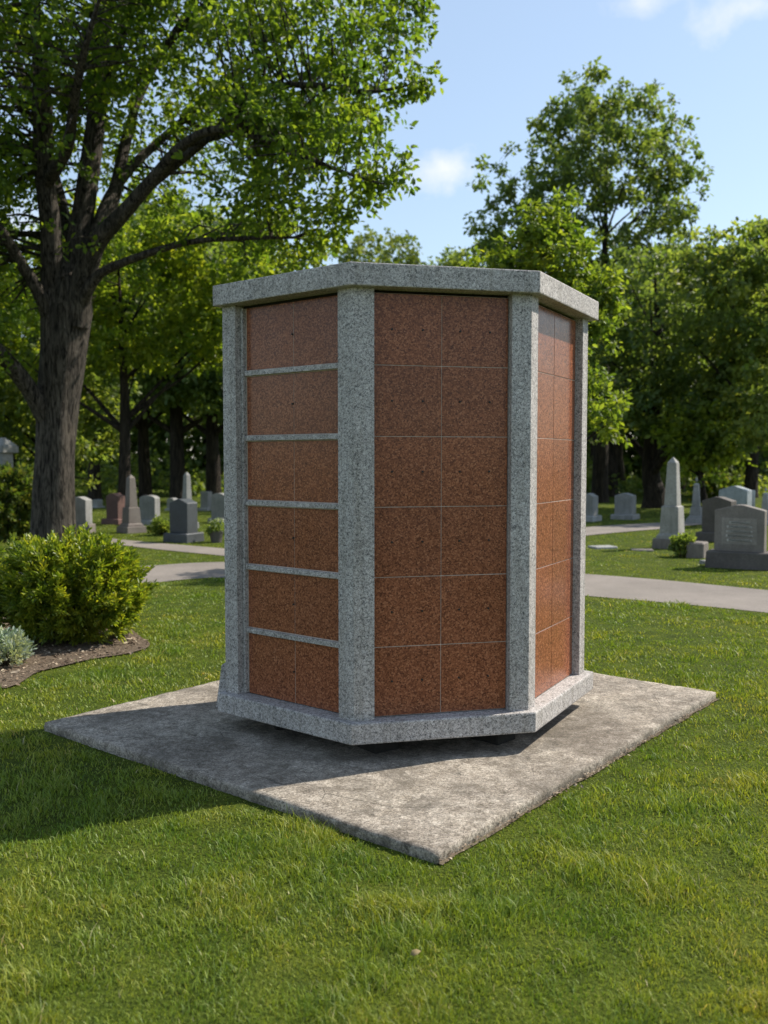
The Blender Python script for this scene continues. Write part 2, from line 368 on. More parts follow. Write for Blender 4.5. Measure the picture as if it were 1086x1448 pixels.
def build_pad():
    n, mseg = 110, 110
    u = np.linspace(0, 1, n + 1); L, F, Rr = (np.array(p) for p in (PADL, PADF, PADR))
    verts = []
    du, dv = (F - L), (Rr - F)
    for j in range(mseg + 1):
        for i in range(n + 1):
            p = L + du * u[i] + dv * u[j]; z = ZS
            if i in (0, n) or j in (0, mseg):
                a = 22 * (u[i] + u[j])
                q = (vnoise(np.array([a * 2.3 + (7 if i in (0, n) else 0)]), np.array([1.7]), 3)[0] - .5)
                q2 = (vnoise(np.array([a * .35]), np.array([4.2]), 5)[0] - .5)
                c = (L + Rr) / 2; d = (p - c) / np.linalg.norm(p - c); p = p + d * (q * .005 + q2 * .003); z -= .002 + max(0, abs(q) - .30) * .035
            elif i in (1, n - 1) or j in (1, mseg - 1): z -= .0005
            verts.append((p[0], p[1], z))
    verts = np.array(verts); xy = verts[:, :2]
    verts[:, 2] += (vnoise(xy[:, 0] * 14, xy[:, 1] * 14, 1) - .5) * .004 + (vnoise(xy[:, 0] * 3, xy[:, 1] * 3, 2) - .5) * .006
    idx = np.arange((n + 1) * (mseg + 1)).reshape(mseg + 1, n + 1)
    q = np.stack([idx[:-1, :-1], idx[:-1, 1:], idx[1:, 1:], idx[1:, :-1]], -1).reshape(-1, 4)
    ring = np.concatenate([idx[0, :-1], idx[:-1, -1], idx[-1, :0:-1], idx[:0:-1, 0]])
    vs = [verts]; prev = ring; base = len(verts); sides = []
    for k, (dz, out) in enumerate(((-.02, .004), (-.045, .002), (-.16, .0))):
        rv = verts[ring].copy(); rv[:, 2] = ZS + dz + (rng.random(len(ring)) - .5) * .004
        c = (L + Rr) / 2; d = rv[:, :2] - c; d /= np.linalg.norm(d, axis=1)[:, None]; rv[:, :2] += d * (out + (rng.random((len(ring), 1)) - .5) * .006)
        cur = np.arange(base, base + len(ring)); base += len(ring); vs.append(rv)
        sides.append(np.stack([prev, cur, np.roll(cur, -1), np.roll(prev, -1)], -1)); prev = cur
    me = arr_mesh('concrete_pad', np.concatenate(vs), [q] + sides)
    o = link('concrete_pad', me, M['conc'])
    bm = bmesh.new(); bm.from_mesh(me); bmesh.ops.recalc_face_normals(bm, faces=bm.faces[:]); bm.to_mesh(me); bm.free()
    return tag(o, 'weathered square concrete pad with dark stains under the hexagonal granite columbarium', 'slab')
build_pad()
# bare earth along the sunny edge of the pad
def build_soil():
    e = (PADR - PADF); n = 80; out = Vector((e.y, -e.x)).normalized(); poly = []
    a = [PADF + e * (i / n * 1.0) - out * .02 for i in range(n + 1)]
    b = [PADF + e * (i / n) + out * (.006 + .022 * vnoise(np.array([i * .35]), np.array([.5]), 9)[0]) for i in range(n + 1)]
    return a + b[::-1]
SOIL = build_soil(); sheet('soil_strip', SOIL, Z0 + .006, M['soil'])

# ------------------------------------------------------------------ the columbarium
HEX0 = [(-.875, 4.890), (-.151, 4.291), (.733, 4.502), (1.208, 5.386)]
HC = Vector(((HEX0[0][0] + HEX0[3][0]) / 2, (HEX0[0][1] + HEX0[3][1]) / 2))
HEX = [Vector(p) for p in HEX0] + [HC * 2 - Vector(HEX0[1]), HC * 2 - Vector(HEX0[2])]      # counter-clockwise
ZB0, ZB1, ZC0, ZC1 = .170, .270, 2.266, 2.370
col_root = empty('columbarium', (HC.x, HC.y, ZS), 'tall hexagonal columbarium of red granite niche panels between grey granite columns', 'columbarium')
loc3 = Vector((HC.x, HC.y, ZS))
def cpart(name, bm, m, parent=None, smooth=False):
    bmesh.ops.translate(bm, verts=bm.verts, vec=-loc3)
    return bm_obj(name, bm, m, col_root if parent is None else parent, smooth)
bm = bmesh.new(); prism(bm, HEX, ZC0, ZC1); bevel(bm, .006); cpart('cap_slab', bm, M['grey'])
bm = bmesh.new(); prism(bm, offset_poly(HEX, .003), ZB0, ZB1); bevel(bm, .008); cpart('base_slab', bm, M['grey'])
CP = offset_poly(HEX, .048)                       # outer faces of the columns
CP[0] = CP[0] + (CP[0] - CP[1]).normalized() * .022
CW = .098
PIN = .042                                        # how far the panels sit behind the column faces
for i in range(6):
    C = CP[i]; ep = (CP[i - 1] - C).normalized(); en = (CP[(i + 1) % 6] - C).normalized()
    npv = Vector((ep.y, -ep.x)); npv = npv if npv.dot(HC - C) > 0 else -npv
    nnv = Vector((en.y, -en.x)); nnv = nnv if nnv.dot(HC - C) > 0 else -nnv
    inner = C + (HC - C).normalized() * .13
    poly = [C + ep * CW, C, C + en * CW, C + en * CW + nnv * .11, inner, C + ep * CW + npv * .11]
    bm = bmesh.new(); prism(bm, poly, ZB1 - .001, ZC0 + .001); bevel(bm, .004); cpart('column', bm, M['grey'])
core = offset_poly(CP, PIN + .0035)
bm = bmesh.new(); prism(bm, offset_poly(CP, PIN + .02), ZB1 - .002, ZC0 + .002); cpart('inner_core', bm, M['dark'])
ROWS = 6; PZ0, PZ1 = ZB1 + .004, ZC0 - .014
for i in range(6):
    A, B = CP[i], CP[(i + 1) % 6]; e = (B - A).normalized(); L = (B - A).length; nin = Vector((-e.y, e.x))
    ang = math.atan2(e.y, e.x)
    def P(u, d): p = A + e * u + nin * d; return (p.x, p.y)
    def slab(u0, u1, z0, z1, d0, d1):
        b = bmesh.new(); prism(b, [P(u0, d0), P(u1, d0), P(u1, d1), P(u0, d1)], z0, z1); return b
    u0, u1 = CW + .003, L - CW - .003
    d0 = PIN + (.012 if i == 0 else 0)
    if i > 2:                                     # hidden faces: plain panels of the same granite
        b = slab(u0, u1, PZ0, PZ1, d0, d0 + .018); cpart('back_panel', b, M['red']); continue
    b = slab(u0, u1, PZ0, PZ1, d0 + (.0016 if i else .0012), d0 + .018); cpart('mortar_backing', b, M['mortar'])
    if i == 0:                                    # thin grey jambs framing the left face
        u0 += .022
        b = slab(CW + .002, CW + .020, PZ0, PZ1, d0 - .020, d0 + .02); bevel(b, .003); cpart('jamb', b, M['grey'])
    zr = [PZ0 + (PZ1 - PZ0) * k / ROWS for k in range(ROWS + 1)]
    um = (u0 + u1) / 2; g = .0017
    for k in range(ROWS):
        lo, hi = zr[k] + g, zr[k + 1] - g
        if i == 0:
            lo, hi = zr[k] + (.017 if k else 0), zr[k + 1] - (.017 if k < ROWS - 1 else 0)
        for s in range(2):
            a_, b_ = (u0 + .001, um - g * (.8 if i else .5)) if s == 0 else (um + g * (.8 if i else .5), u1 - .001)
            b = slab(a_, b_, lo, hi, d0 - rng.random() * .0012, d0 + .016); bevel(b, .0016, 1)
            door = cpart('niche_door', b, M['red'])
            spots = ((.27, .5), (.72, .5)) if i == 1 else (((.985, .5),) if (i == 0 and s == 0 and k != 3) else ())
            for fx, fz in spots:
                pc = P(a_ + (b_ - a_) * fx, d0 - .003); b = bmesh.new()
                bmesh.ops.create_cone(b, cap_ends=True, segments=12, radius1=.0055, radius2=.0045, depth=.007,
                                      matrix=Matrix.Translation((*pc, lo + (hi - lo) * fz)) @ Matrix.Rotation(ang, 4, 'Z') @ Matrix.Rotation(R(90), 4, 'X'))
                cpart('fastener', b, M['pin'], door)
        if i == 0 and k < ROWS - 1:
            b = slab(u0 - .002, u1, zr[k + 1] - .0125, zr[k + 1] + .0125, d0 - .016, d0 + .015); bevel(b, .003); cpart('shelf_bar', b, M['grey'])
# blocks that carry the base off the pad
for i in range(6):
    c = HC + (HEX[i] - HC) * .66
    bm = bmesh.new(); box(bm, c.x, c.y, ZS - .004, ZB0 + .002, .2, .15, .94, rz=random.uniform(0, 3)); bevel(bm, .01); cpart('support_block', bm, M['dark'])
bm = bmesh.new(); box(bm, HC.x, HC.y, ZS - .004, ZB0 + .002, .8, .8, 1, rz=.3); cpart('support_plinth', bm, M['dark'])
# sloped stone foot behind the left column
c = CP[0] + (HEX[5] - HEX[0]).normalized() * .10 + Vector((-.075, .02))
bm = bmesh.new(); v = box(bm, c.x + .022, c.y, ZB1 - .10, ZB1 + .13, .09, .14, .35, .8, rz=R(-10)); bevel(bm, .006); cpart('foot_block', bm, M['grey'])

# ------------------------------------------------------------------ gravestones
def part_box(name, root, m, *args, bev=.012, **kw):
    bm = bmesh.new(); box(bm, *args, **kw); bevel(bm, bev, 1); return bm_obj(name, bm, m, root)
def profile_slab(name, root, m, w, z0, h, t, shape, bev=.007, taper=1.0):
    """upright tablet: outline in XZ, extruded in Y"""
    hw = w / 2; pts = [(-hw, z0), (hw, z0)]
    if shape == 'peak': pts += [(hw * taper, z0 + h * .86), (0, z0 + h), (-hw * taper, z0 + h * .86)]
    elif shape == 'gable': pts += [(hw * taper, z0 + h * .885), (hw * .14, z0 + h), (-hw * .14, z0 + h), (-hw * taper, z0 + h * .885)]
    elif shape == 'round': pts += [(hw * math.cos(a) * taper, z0 + h * .86 + h * .14 * math.sin(a)) for a in np.linspace(0, math.pi, 13)]
    elif shape == 'arch': pts += [(hw * math.cos(a) * taper, z0 + h - hw + hw * math.sin(a)) for a in np.linspace(0, math.pi, 15)]
    else: pts += [(hw * taper, z0 + h), (-hw * taper, z0 + h)]
    bm = bmesh.new(); f = [bm.verts.new((x, -t / 2, z)) for x, z in pts]; b = [bm.verts.new((x, t / 2, z)) for x, z in pts]; n = len(pts)
    bm.faces.new(f); bm.faces.new(b[::-1])
    for i in range(n): bm.faces.new((f[i], f[(i + 1) % n], b[(i + 1) % n], b[i]))
    bevel(bm, bev, 1); return bm_obj(name, bm, m, root)
def headstone(px, py, w_px, h_px, label, m, mb, shape='peak', t=.24, theta=32, base_px=0, base_w=1.3, rows=0, taper=1.0, group='headstones'):
    p = G(px, py); s = p.y / FPX; w, h, bh = w_px * s, h_px * s, base_px * s
    r = empty('headstone', (p.x, p.y, Z0 - .01), label, 'headstone', group, R(-theta))
    if bh: part_box('plinth', r, mb, 0, 0, 0, bh + .01, w * base_w, t * 1.75, .97, bev=.015)
    z0 = bh + .008
    d = profile_slab('tablet', r, m, w, z0, h - bh, t, shape, taper=taper)
    if rows:
        bm = bmesh.new(); H = h - bh; zt = z0 + H * .60
        box(bm, 0, -t / 2, z0 + H * .16, z0 + H * .72, w * .70, .004); bm_obj('panel', bm, S['tanpanel'], d); bm = bmesh.new()
        bm.free()
        for k in range(rows):                      # each worn, unreadable line is one raised strip with a lettered upper edge
            z = zt - k * H * .095; x = -w * (.27 if k else .2) + random.uniform(0, .02); x1 = -x; hgt = H * .05; top = []
            while x < x1:
                lw = random.uniform(.010, .022) * w / .6; q = hgt * random.choice((.72, 1, 1, .85)); top += [(x, q), (x + lw, q)]; x += lw
                gp_ = random.choice((.005, .005, .022)) * w / .6; top += [(x + .0002, hgt * .12), (x + gp_, hgt * .12)]; x += gp_ + .0002
            pts = [(top[0][0], 0), (top[-1][0], 0)] + top[::-1]
            bm = bmesh.new(); f = [bm.verts.new((a, -t / 2 - .006, z + c_)) for a, c_ in pts]; b = [bm.verts.new((a, -t / 2, z + c_)) for a, c_ in pts]; m_ = len(pts)
            bm.faces.new(f); bm.faces.new(b[::-1])
            for q in range(m_): bm.faces.new((f[q], f[(q + 1) % m_], b[(q + 1) % m_], b[q]))
            bmesh.ops.triangulate(bm, faces=[fc for fc in bm.faces if len(fc.verts) > 4])
            bm_obj('inscription', bm, S['letter'], d)
    return r
def obelisk(px, py, w_px, h_px, label, m, theta=38, mb=None, tip='pyramid', die=.33, group='obelisk monuments'):
    p = G(px, py); s = p.y / FPX; w, h = w_px * s, h_px * s; mb = mb or m
    r = empty('obelisk', (p.x, p.y, Z0 - .01), label, 'obelisk', group, R(-theta))
    z = 0; h1 = h * .115
    part_box('plinth', r, mb, 0, 0, 0, h1, w, w, .97, bev=.008)
    bm = bmesh.new(); box(bm, 0, 0, h1 - .003, h1 + h * .034, w * .80, w * .80, .98); box(bm, 0, 0, h1 + h * .033, h1 + h * .062, w * .75, w * .75, .84); bevel(bm, .006, 1); bm_obj('step', bm, m, r)
    z = h1 + h * .060
    bm = bmesh.new(); box(bm, 0, 0, z, z + h * die * .86, w * .63, w * .63, .89); box(bm, 0, 0, z + h * die * .858, z + h * die * .90, w * .575, w * .575, .80); bevel(bm, .006, 1); bm_obj('die', bm, m, r)
    z += h * die * .895
    zt = h * (.935 if tip != 'urn' else .80)
    bm = bmesh.new(); box(bm, 0, 0, z, zt, w * .43, w * .43, .70)
    if tip == 'pyramid':
        box(bm, 0, 0, zt - .002, h, w * .318, w * .318, .06)
    bevel(bm, .008, 1); bm_obj('shaft', bm, m, r)
    if tip == 'urn':
        bm = bmesh.new(); bmesh.ops.create_uvsphere(bm, u_segments=16, v_segments=8, radius=w * .18, matrix=Matrix.Translation((0, 0, zt)) @ Matrix.Diagonal((1, 1, .8, 1)))
        bm_obj('dome', bm, m, r, True)
        bm = bmesh.new(); prof = [(.03, .05), (.05, .062), (.085, .075), (.10, .10), (.085, .125), (.045, .145), (.05, .155), (.02, .175), (.001, .20)]
        rings = []
        for rr, zz in prof: rings.append([bm.verts.new((rr * w * .8 * math.cos(a), rr * w * .8 * math.sin(a), zt + zz * h * .85 + .03)) for a in np.linspace(0, 2 * math.pi, 14, endpoint=False)])
        for a, b in zip(rings, rings[1:]):
            for i in range(14): bm.faces.new((a[i], a[(i + 1) % 14], b[(i + 1) % 14], b[i]))
        bm_obj('urn', bm, m, r, True)
    return r

# right of the columbarium
headstone(834, 737, 17, 40, 'pale headstone half hidden just beyond the columbarium\'s right edge', S['white'], S['grey'], 'peak', .30, 36, 8, 1.4)
headstone(884, 734, 25, 37, 'squat pale grey headstone alone in front of the dark tree trunks', S['white'], S['white'], 'gable', .34, 32, 7, 1.3)
obelisk(950, 775, 43, 130, 'tall tapering grey obelisk on a stepped base right of the columbarium', S['ob'], 36, S['rough'])
obelisk(984, 740, 24, 68, 'slender white monument topped by a dark urn finial', S['white'], 30, tip='urn', die=.2)
headstone(1016, 765, 40, 63, 'dark brown headstone directly behind the large inscribed one', S['umber'], S['umber'], 'gable', .28, 40, 13, 1.35, taper=1.04)
headstone(1039, 744, 40, 57, 'tall blue grey headstone rising behind the two brown ones', S['blue'], S['blue'], 'gable', .30, 40, 6, 1.2)
headstone(1061, 741, 9, 48, 'narrow pale slab standing beside the blue grey headstone', S['blue'], S['blue'], 'flat', .2, 36, 5, 1.5)
headstone(1046, 803, 67, 90, 'large tan inscribed headstone on a wide plinth at right', S['tan'], S['umber'], 'gable', .22, 30, 24, 1.32, rows=5)
obelisk(1082, 742, 24, 54, 'small dark urn topped pillar at the photo\'s right edge', S['grey'], 30, tip='urn', die=.2)
def flat_marker(px, py, w, d, h, label, m, rz=0):
    p = G(px, py); bm = bmesh.new(); box(bm, 0, 0, -.03, h, w, d, .94); bevel(bm, .012, 1)
    o = bm_obj('grave_marker', bm, m); o.location = p; o.rotation_euler = (0, 0, rz); return tag(o, label, 'grave marker', 'low grave markers')
flat_marker(852, 775, .42, .30, .035, 'flat stone marker in the grass nearest the columbarium', S['grey'], .3)
flat_marker(908, 779, .36, .22, .03, 'flat stone marker left of the tall grey obelisk', S['tan'], -.2)
flat_marker(998, 797, .16, .12, .05, 'tiny white flat stone beside the large tan headstone\'s plinth', S['white'], .4)
p = G(986, 788); bm = bmesh.new(); box(bm, 0, 0, -.02, .23, .26, .34, .96); bevel(bm, .02, 1)
o = bm_obj('stone_block', bm, S['rough']); o.location = p; o.rotation_euler = (0, 0, R(-32)); tag(o, 'low rough stone block with a pale top in front of the obelisk', 'stone block')

# left of the columbarium
def pillar(px, py, w_px, h_px, label):
    p = G(px, py); s = p.y / FPX; w, h = w_px * s, h_px * s
    r = empty('pillar_monument', (p.x, p.y, Z0 - .01), label, 'monument', None, R(-25))
    part_box('plinth', r, S['grey'], 0, 0, 0, h * .14, w * 1.5, w * 1.5, .95)
    part_box('shaft', r, S['white'], 0, 0, h * .137, h * .84, w * .86, w * .86, .92)
    bm = bmesh.new(); box(bm, 0, 0, h * .838, h * .91, w * 1.22, w * 1.22); box(bm, 0, 0, h * .909, h, w * 1.2, w * 1.2, .2); bevel(bm, .01, 1); bm_obj('cap', bm, S['white'], r)
    return r
pillar(7, 752, 24, 134, 'white pillar monument with a pyramid cap behind the rusty bush at left')
headstone(115, 754, 25, 52, 'white headstone with a rough base right against the maple trunk', S['white'], S['rough'], 'gable', .26, 12, 13, 1.15)
headstone(164, 741, 22, 44, 'red brown headstone behind the brown obelisk', S['red'], S['red'], 'gable', .24, 28, 8, 1.5)
obelisk(186, 753, 31, 83, 'stout brown obelisk among the stones on the left lawn', S['brown'], 45, die=.30)
headstone(212, 742, 25, 42, 'rounded pale headstone just right of the brown obelisk', S['white'], S['grey'], 'round', .22, 18, 7, 1.3)
headstone(260, 766, 31, 61, 'dark slate grey headstone on a dark plinth, left lawn', S['darkg'], S['darkg'], 'gable', .30, 26, 13, 1.36)
obelisk(265, 747, 24, 81, 'pale obelisk rising behind the dark slate headstone', S['white'], 40)
headstone(312, 739, 22, 42, 'white rounded headstone cut off by the columbarium\'s left edge', S['white'], S['white'], 'round', .24, 20, 7, 1.3)
headstone(138, 718, 9, 12, 'tiny far grey headstone left of the red brown one', S['grey'], S['grey'], 'round', .25, 20, 2, 1.3)
headstone(292, 722, 12, 27, 'far white headstone with a square outline near the dark wood', S['white'], S['white'], 'flat', .25, 20, 4, 1.3)
headstone(244, 722, 11, 18, 'far pale headstone low in the shade beneath the wood', S['grey'], S['grey'], 'round', .25, 20, 3, 1.3)

# ------------------------------------------------------------------ foliage builders
LEAF = np.array([(0, 0, 0), (.28, .30, .03), (.24, .68, .02), (0, 1, -.06), (-.24, .68, .02), (-.28, .30, .03)], np.float32)   # x side, y along, z normal
LEAF_F = [np.array([[0, 1, 2, 3]]), np.array([[0, 3, 4, 5]])]
def norm(v): return v / np.maximum(np.linalg.norm(v, axis=1)[:, None], 1e-9)
def leaves(pos, dirs, nrm, size, wide=1.0):
    d = norm(dirs); s = norm(np.cross(d, nrm)); n = np.cross(s, d)
    size = size[:, None, None]
    V = pos[:, None, :] + size * (LEAF[None, :, 0:1] * wide * s[:, None, :] + LEAF[None, :, 1:2] * d[:, None, :] + LEAF[None, :, 2:3] * n[:, None, :] * 2)
    k = np.arange(len(pos))[:, None] * 6
    return V.reshape(-1, 3), [np.concatenate([k + LEAF_F[0], k + LEAF_F[1]])]
def leaf_mesh(name, pos, dirs, nrm, size, wide=1.0):
    V, F = leaves(pos, dirs, nrm, size, wide); return arr_mesh(name, V, F)
def cluster_leaves(rg, centres, radii, per, size, flat=.65, up=.55, ros=5):
    # leaves sit in small rosettes of `ros` that share a twig tip
    n = len(centres); g = max(1, per // ros); gi = np.repeat(np.arange(n), g); NG = len(gi)
    go = rg.normal(size=(NG, 3)); go = norm(go) * (rg.random((NG, 1)) ** .45); go[:, 2] *= flat
    gpos = centres[gi] + go * radii[gi][:, None]; gd = norm(go + rg.normal(size=(NG, 3)) * .4)
    idx = np.repeat(np.arange(NG), ros); N = len(idx)
    d = norm(gd[idx] * .55 + norm(rg.normal(size=(N, 3)))); d[:, 2] -= .2
    pos = gpos[idx] + d * size * .25 + rg.normal(size=(N, 3)) * size * .25
    nr = rg.normal(size=(N, 3)) * .6 + gd[idx] * .35; nr[:, 2] += up
    sz = size * (.65 + .7 * rg.random(N)); return pos, d, norm(nr), sz
class Tubes:
    def __init__(self): self.V = []; self.F = []; self.n = 0
    def add(self, pts, rad, seg=8, ridge=0.0, sub=1, join=True):
        pts = np.asarray(pts, float); rad = np.asarray(rad, float)
        if sub > 1:
            P = np.array([tuple(p) for p in spline3(pts, sub)]); rad = np.interp(np.linspace(0, len(pts) - 1, len(P)), np.arange(len(pts)), rad); pts = P
        m = len(pts); T = np.gradient(pts, axis=0); T = norm(T)
        ref = np.array([1., 0, 0]) if abs(T[0][0]) < .8 else np.array([0, 1., 0])
        a = np.linspace(0, 2 * math.pi, seg, endpoint=False); rings = []
        L = np.concatenate([[0], np.cumsum(np.linalg.norm(np.diff(pts, axis=0), axis=1))])
        for i in range(m):
            u = ref - T[i] * ref.dot(T[i]); u /= np.linalg.norm(u); v = np.cross(T[i], u); ref = u
            r = np.full(seg, rad[i])
            if ridge:
                w = vnoise(a / (2 * math.pi) * 17 % 17, np.full(seg, L[i] * 1.1), 21) - .5; w2 = vnoise(a / (2 * math.pi) * 6 % 6, np.full(seg, L[i] * .6), 8) - .5
                w[-1] = (w[0] + w[-2]) / 2; w2[-1] = (w2[0] + w2[-2]) / 2
                r = r * (1 + ridge * w + ridge * .9 * w2)
            rings.append(pts[i] + np.outer(np.cos(a) * r, u) + np.outer(np.sin(a) * r, v))
        self.V.append(np.concatenate(rings)); b = self.n
        i, j = np.meshgrid(np.arange(m - 1), np.arange(seg), indexing='ij'); jn = (j + 1) % seg
        self.F.append(np.stack([b + i * seg + j, b + i * seg + jn, b + (i + 1) * seg + jn, b + (i + 1) * seg + j], -1).reshape(-1, 4))
        if join and self.n:                        # tie the limb to the wood it grows from
            E = np.concatenate(self.V[:-1]); k = int(np.argmin(((E - pts[0]) ** 2).sum(1)))
            self.F.append(np.array([[b, b + 1, k]]))
        self.n += m * seg
    def mesh(self, name): return arr_mesh(name, np.concatenate(self.V), self.F)
def spline3(P, n):
    P = [Vector(p) for p in P]; P = [P[0] * 2 - P[1]] + P + [P[-1] * 2 - P[-2]]; out = []
    for i in range(1, len(P) - 2):
        a, b, c, d = P[i - 1:i + 3]
        for k in range(n):
            t = k / n; out.append(.5 * ((2 * b) + (c - a) * t + (2 * a - 5 * b + 4 * c - d) * t * t + (3 * b - a - 3 * c + d) * t ** 3))
    out.append(P[-2]); return out
def blob_points(rg, blobs, n, shell=.6, gap=0.0, gs=1.2):
    """points through a union of ellipsoids (centre, radii), shell-biased, with noise gaps"""
    vol = np.array([b[1][0] * b[1][1] * b[1][2] for b in blobs]) ** .75; pr = vol / vol.sum(); out = []
    k = rg.choice(len(blobs), size=n, p=pr)
    for i in range(len(blobs)):
        m = int((k == i).sum())
        if not m: continue
        d = norm(rg.normal(size=(m, 3))); r = rg.random((m, 1)) ** (1 / 3 * (1 - shell) + .05)
        lump = 1 + .18 * np.sin(d[:, 0:1] * 5 + i) * np.cos(d[:, 2:3] * 4 + 2 * i)
        out.append(np.array(blobs[i][0]) + d * r * lump * np.array(blobs[i][1]))
    P = np.concatenate(out)
    if gap:
        f = np.sin(P[:, 0] * gs + 1.3) * np.sin(P[:, 1] * gs * .9 + .4) * np.sin(P[:, 2] * gs * 1.2) + .5 * np.sin(P[:, 0] * gs * 2.3 + P[:, 2] * gs * 1.7)
        P = P[f > -1 + gap]
    return P
def make_tree(name, label, base, height, blobs, trunk_r, leaf, leaf_size, n_cl, per, cl_r, seed, limbs=7, fork=.35, bark_m=None, group=None, twigs=160, lean=(0, 0), gap=.35, shell=.6):
    """blobs are given in metres relative to the base"""
    rg = np.random.default_rng(seed); bx = Vector(base)
    root = empty(name, bx, label, 'tree', group)
    T = Tubes(); top = np.array([lean[0], lean[1], height * .8])
    zs = [-.15, .05 * height, fork * height, .55 * height, .8 * height]
    tp = [np.array([lean[0] * (z / height) + rg.normal() * .08 * (k > 1), lean[1] * (z / height) + rg.normal() * .08 * (k > 1), z]) for k, z in enumerate(zs)]
    tr = [trunk_r * 1.35, trunk_r * 1.02, trunk_r * .78, trunk_r * .42, trunk_r * .1]
    T.add(tp, tr, 14, .12, 6)
    line = np.array([tuple(p) for p in spline3(tp, 8)]); lr = np.interp(np.linspace(0, 4, len(line)), np.arange(5), tr)
    C = blob_points(rg, blobs, n_cl, shell, gap)
    samples = [(line[i], lr[i]) for i in range(len(line)) if line[i][2] > fork * height * .8]
    for k in range(limbs):
        c = np.array(blobs[k % len(blobs)][0]) + norm(rg.normal(size=(1, 3)))[0] * np.array(blobs[k % len(blobs)][1]) * .72; c = C[int(np.argmin(np.linalg.norm(C - c, axis=1)))]
        zc = min(max(c[2] - np.hypot(*(c[:2])) * .8 - .6, fork * height * .75), height * .6); j = int(np.argmin(np.abs(line[:, 2] - zc))); s = line[j]
        mid = (s + c) / 2 + np.array([0, 0, .1 * np.linalg.norm(c - s)]) * (1 if c[2] < s[2] + 1 else -.4) + rg.normal(size=3) * .15
        r0 = lr[j] * .52; P = np.array([tuple(p) for p in spline3([s, s * .6 + mid * .4, mid, c], 5)])
        T.add(P, np.linspace(r0, r0 * .12, len(P)), 8)
        samples += [(p, max(r0 * (1 - q), .012)) for p, q in zip(P[3:], np.linspace(.2, .9, len(P) - 3))]
    SP = np.array([s[0] for s in samples])
    for c in C[rg.permutation(len(C))[:twigs]]:
        dd = np.linalg.norm(SP - c, axis=1) + (SP[:, 2] > c[2] + .3) * .8; j = int(np.argmin(dd)); s = SP[j]
        mid = (s + c) / 2 + rg.normal(size=3) * .08 * dd[j]; r0 = min(samples[j][1] * .5, .05 * height / 12)
        T.add([s, mid, c], [r0, r0 * .6, .006], 5, 0, 3)
    link('trunk', T.mesh('trunk'), bark_m or M['bark_far'], root, True)
    pos, d, nr, sz = cluster_leaves(rg, C, cl_r * (.6 + .8 * rg.random(len(C))), per, leaf_size)
    link('crown', leaf_mesh('crown', pos, d, nr, sz), leaf, root)
    return root

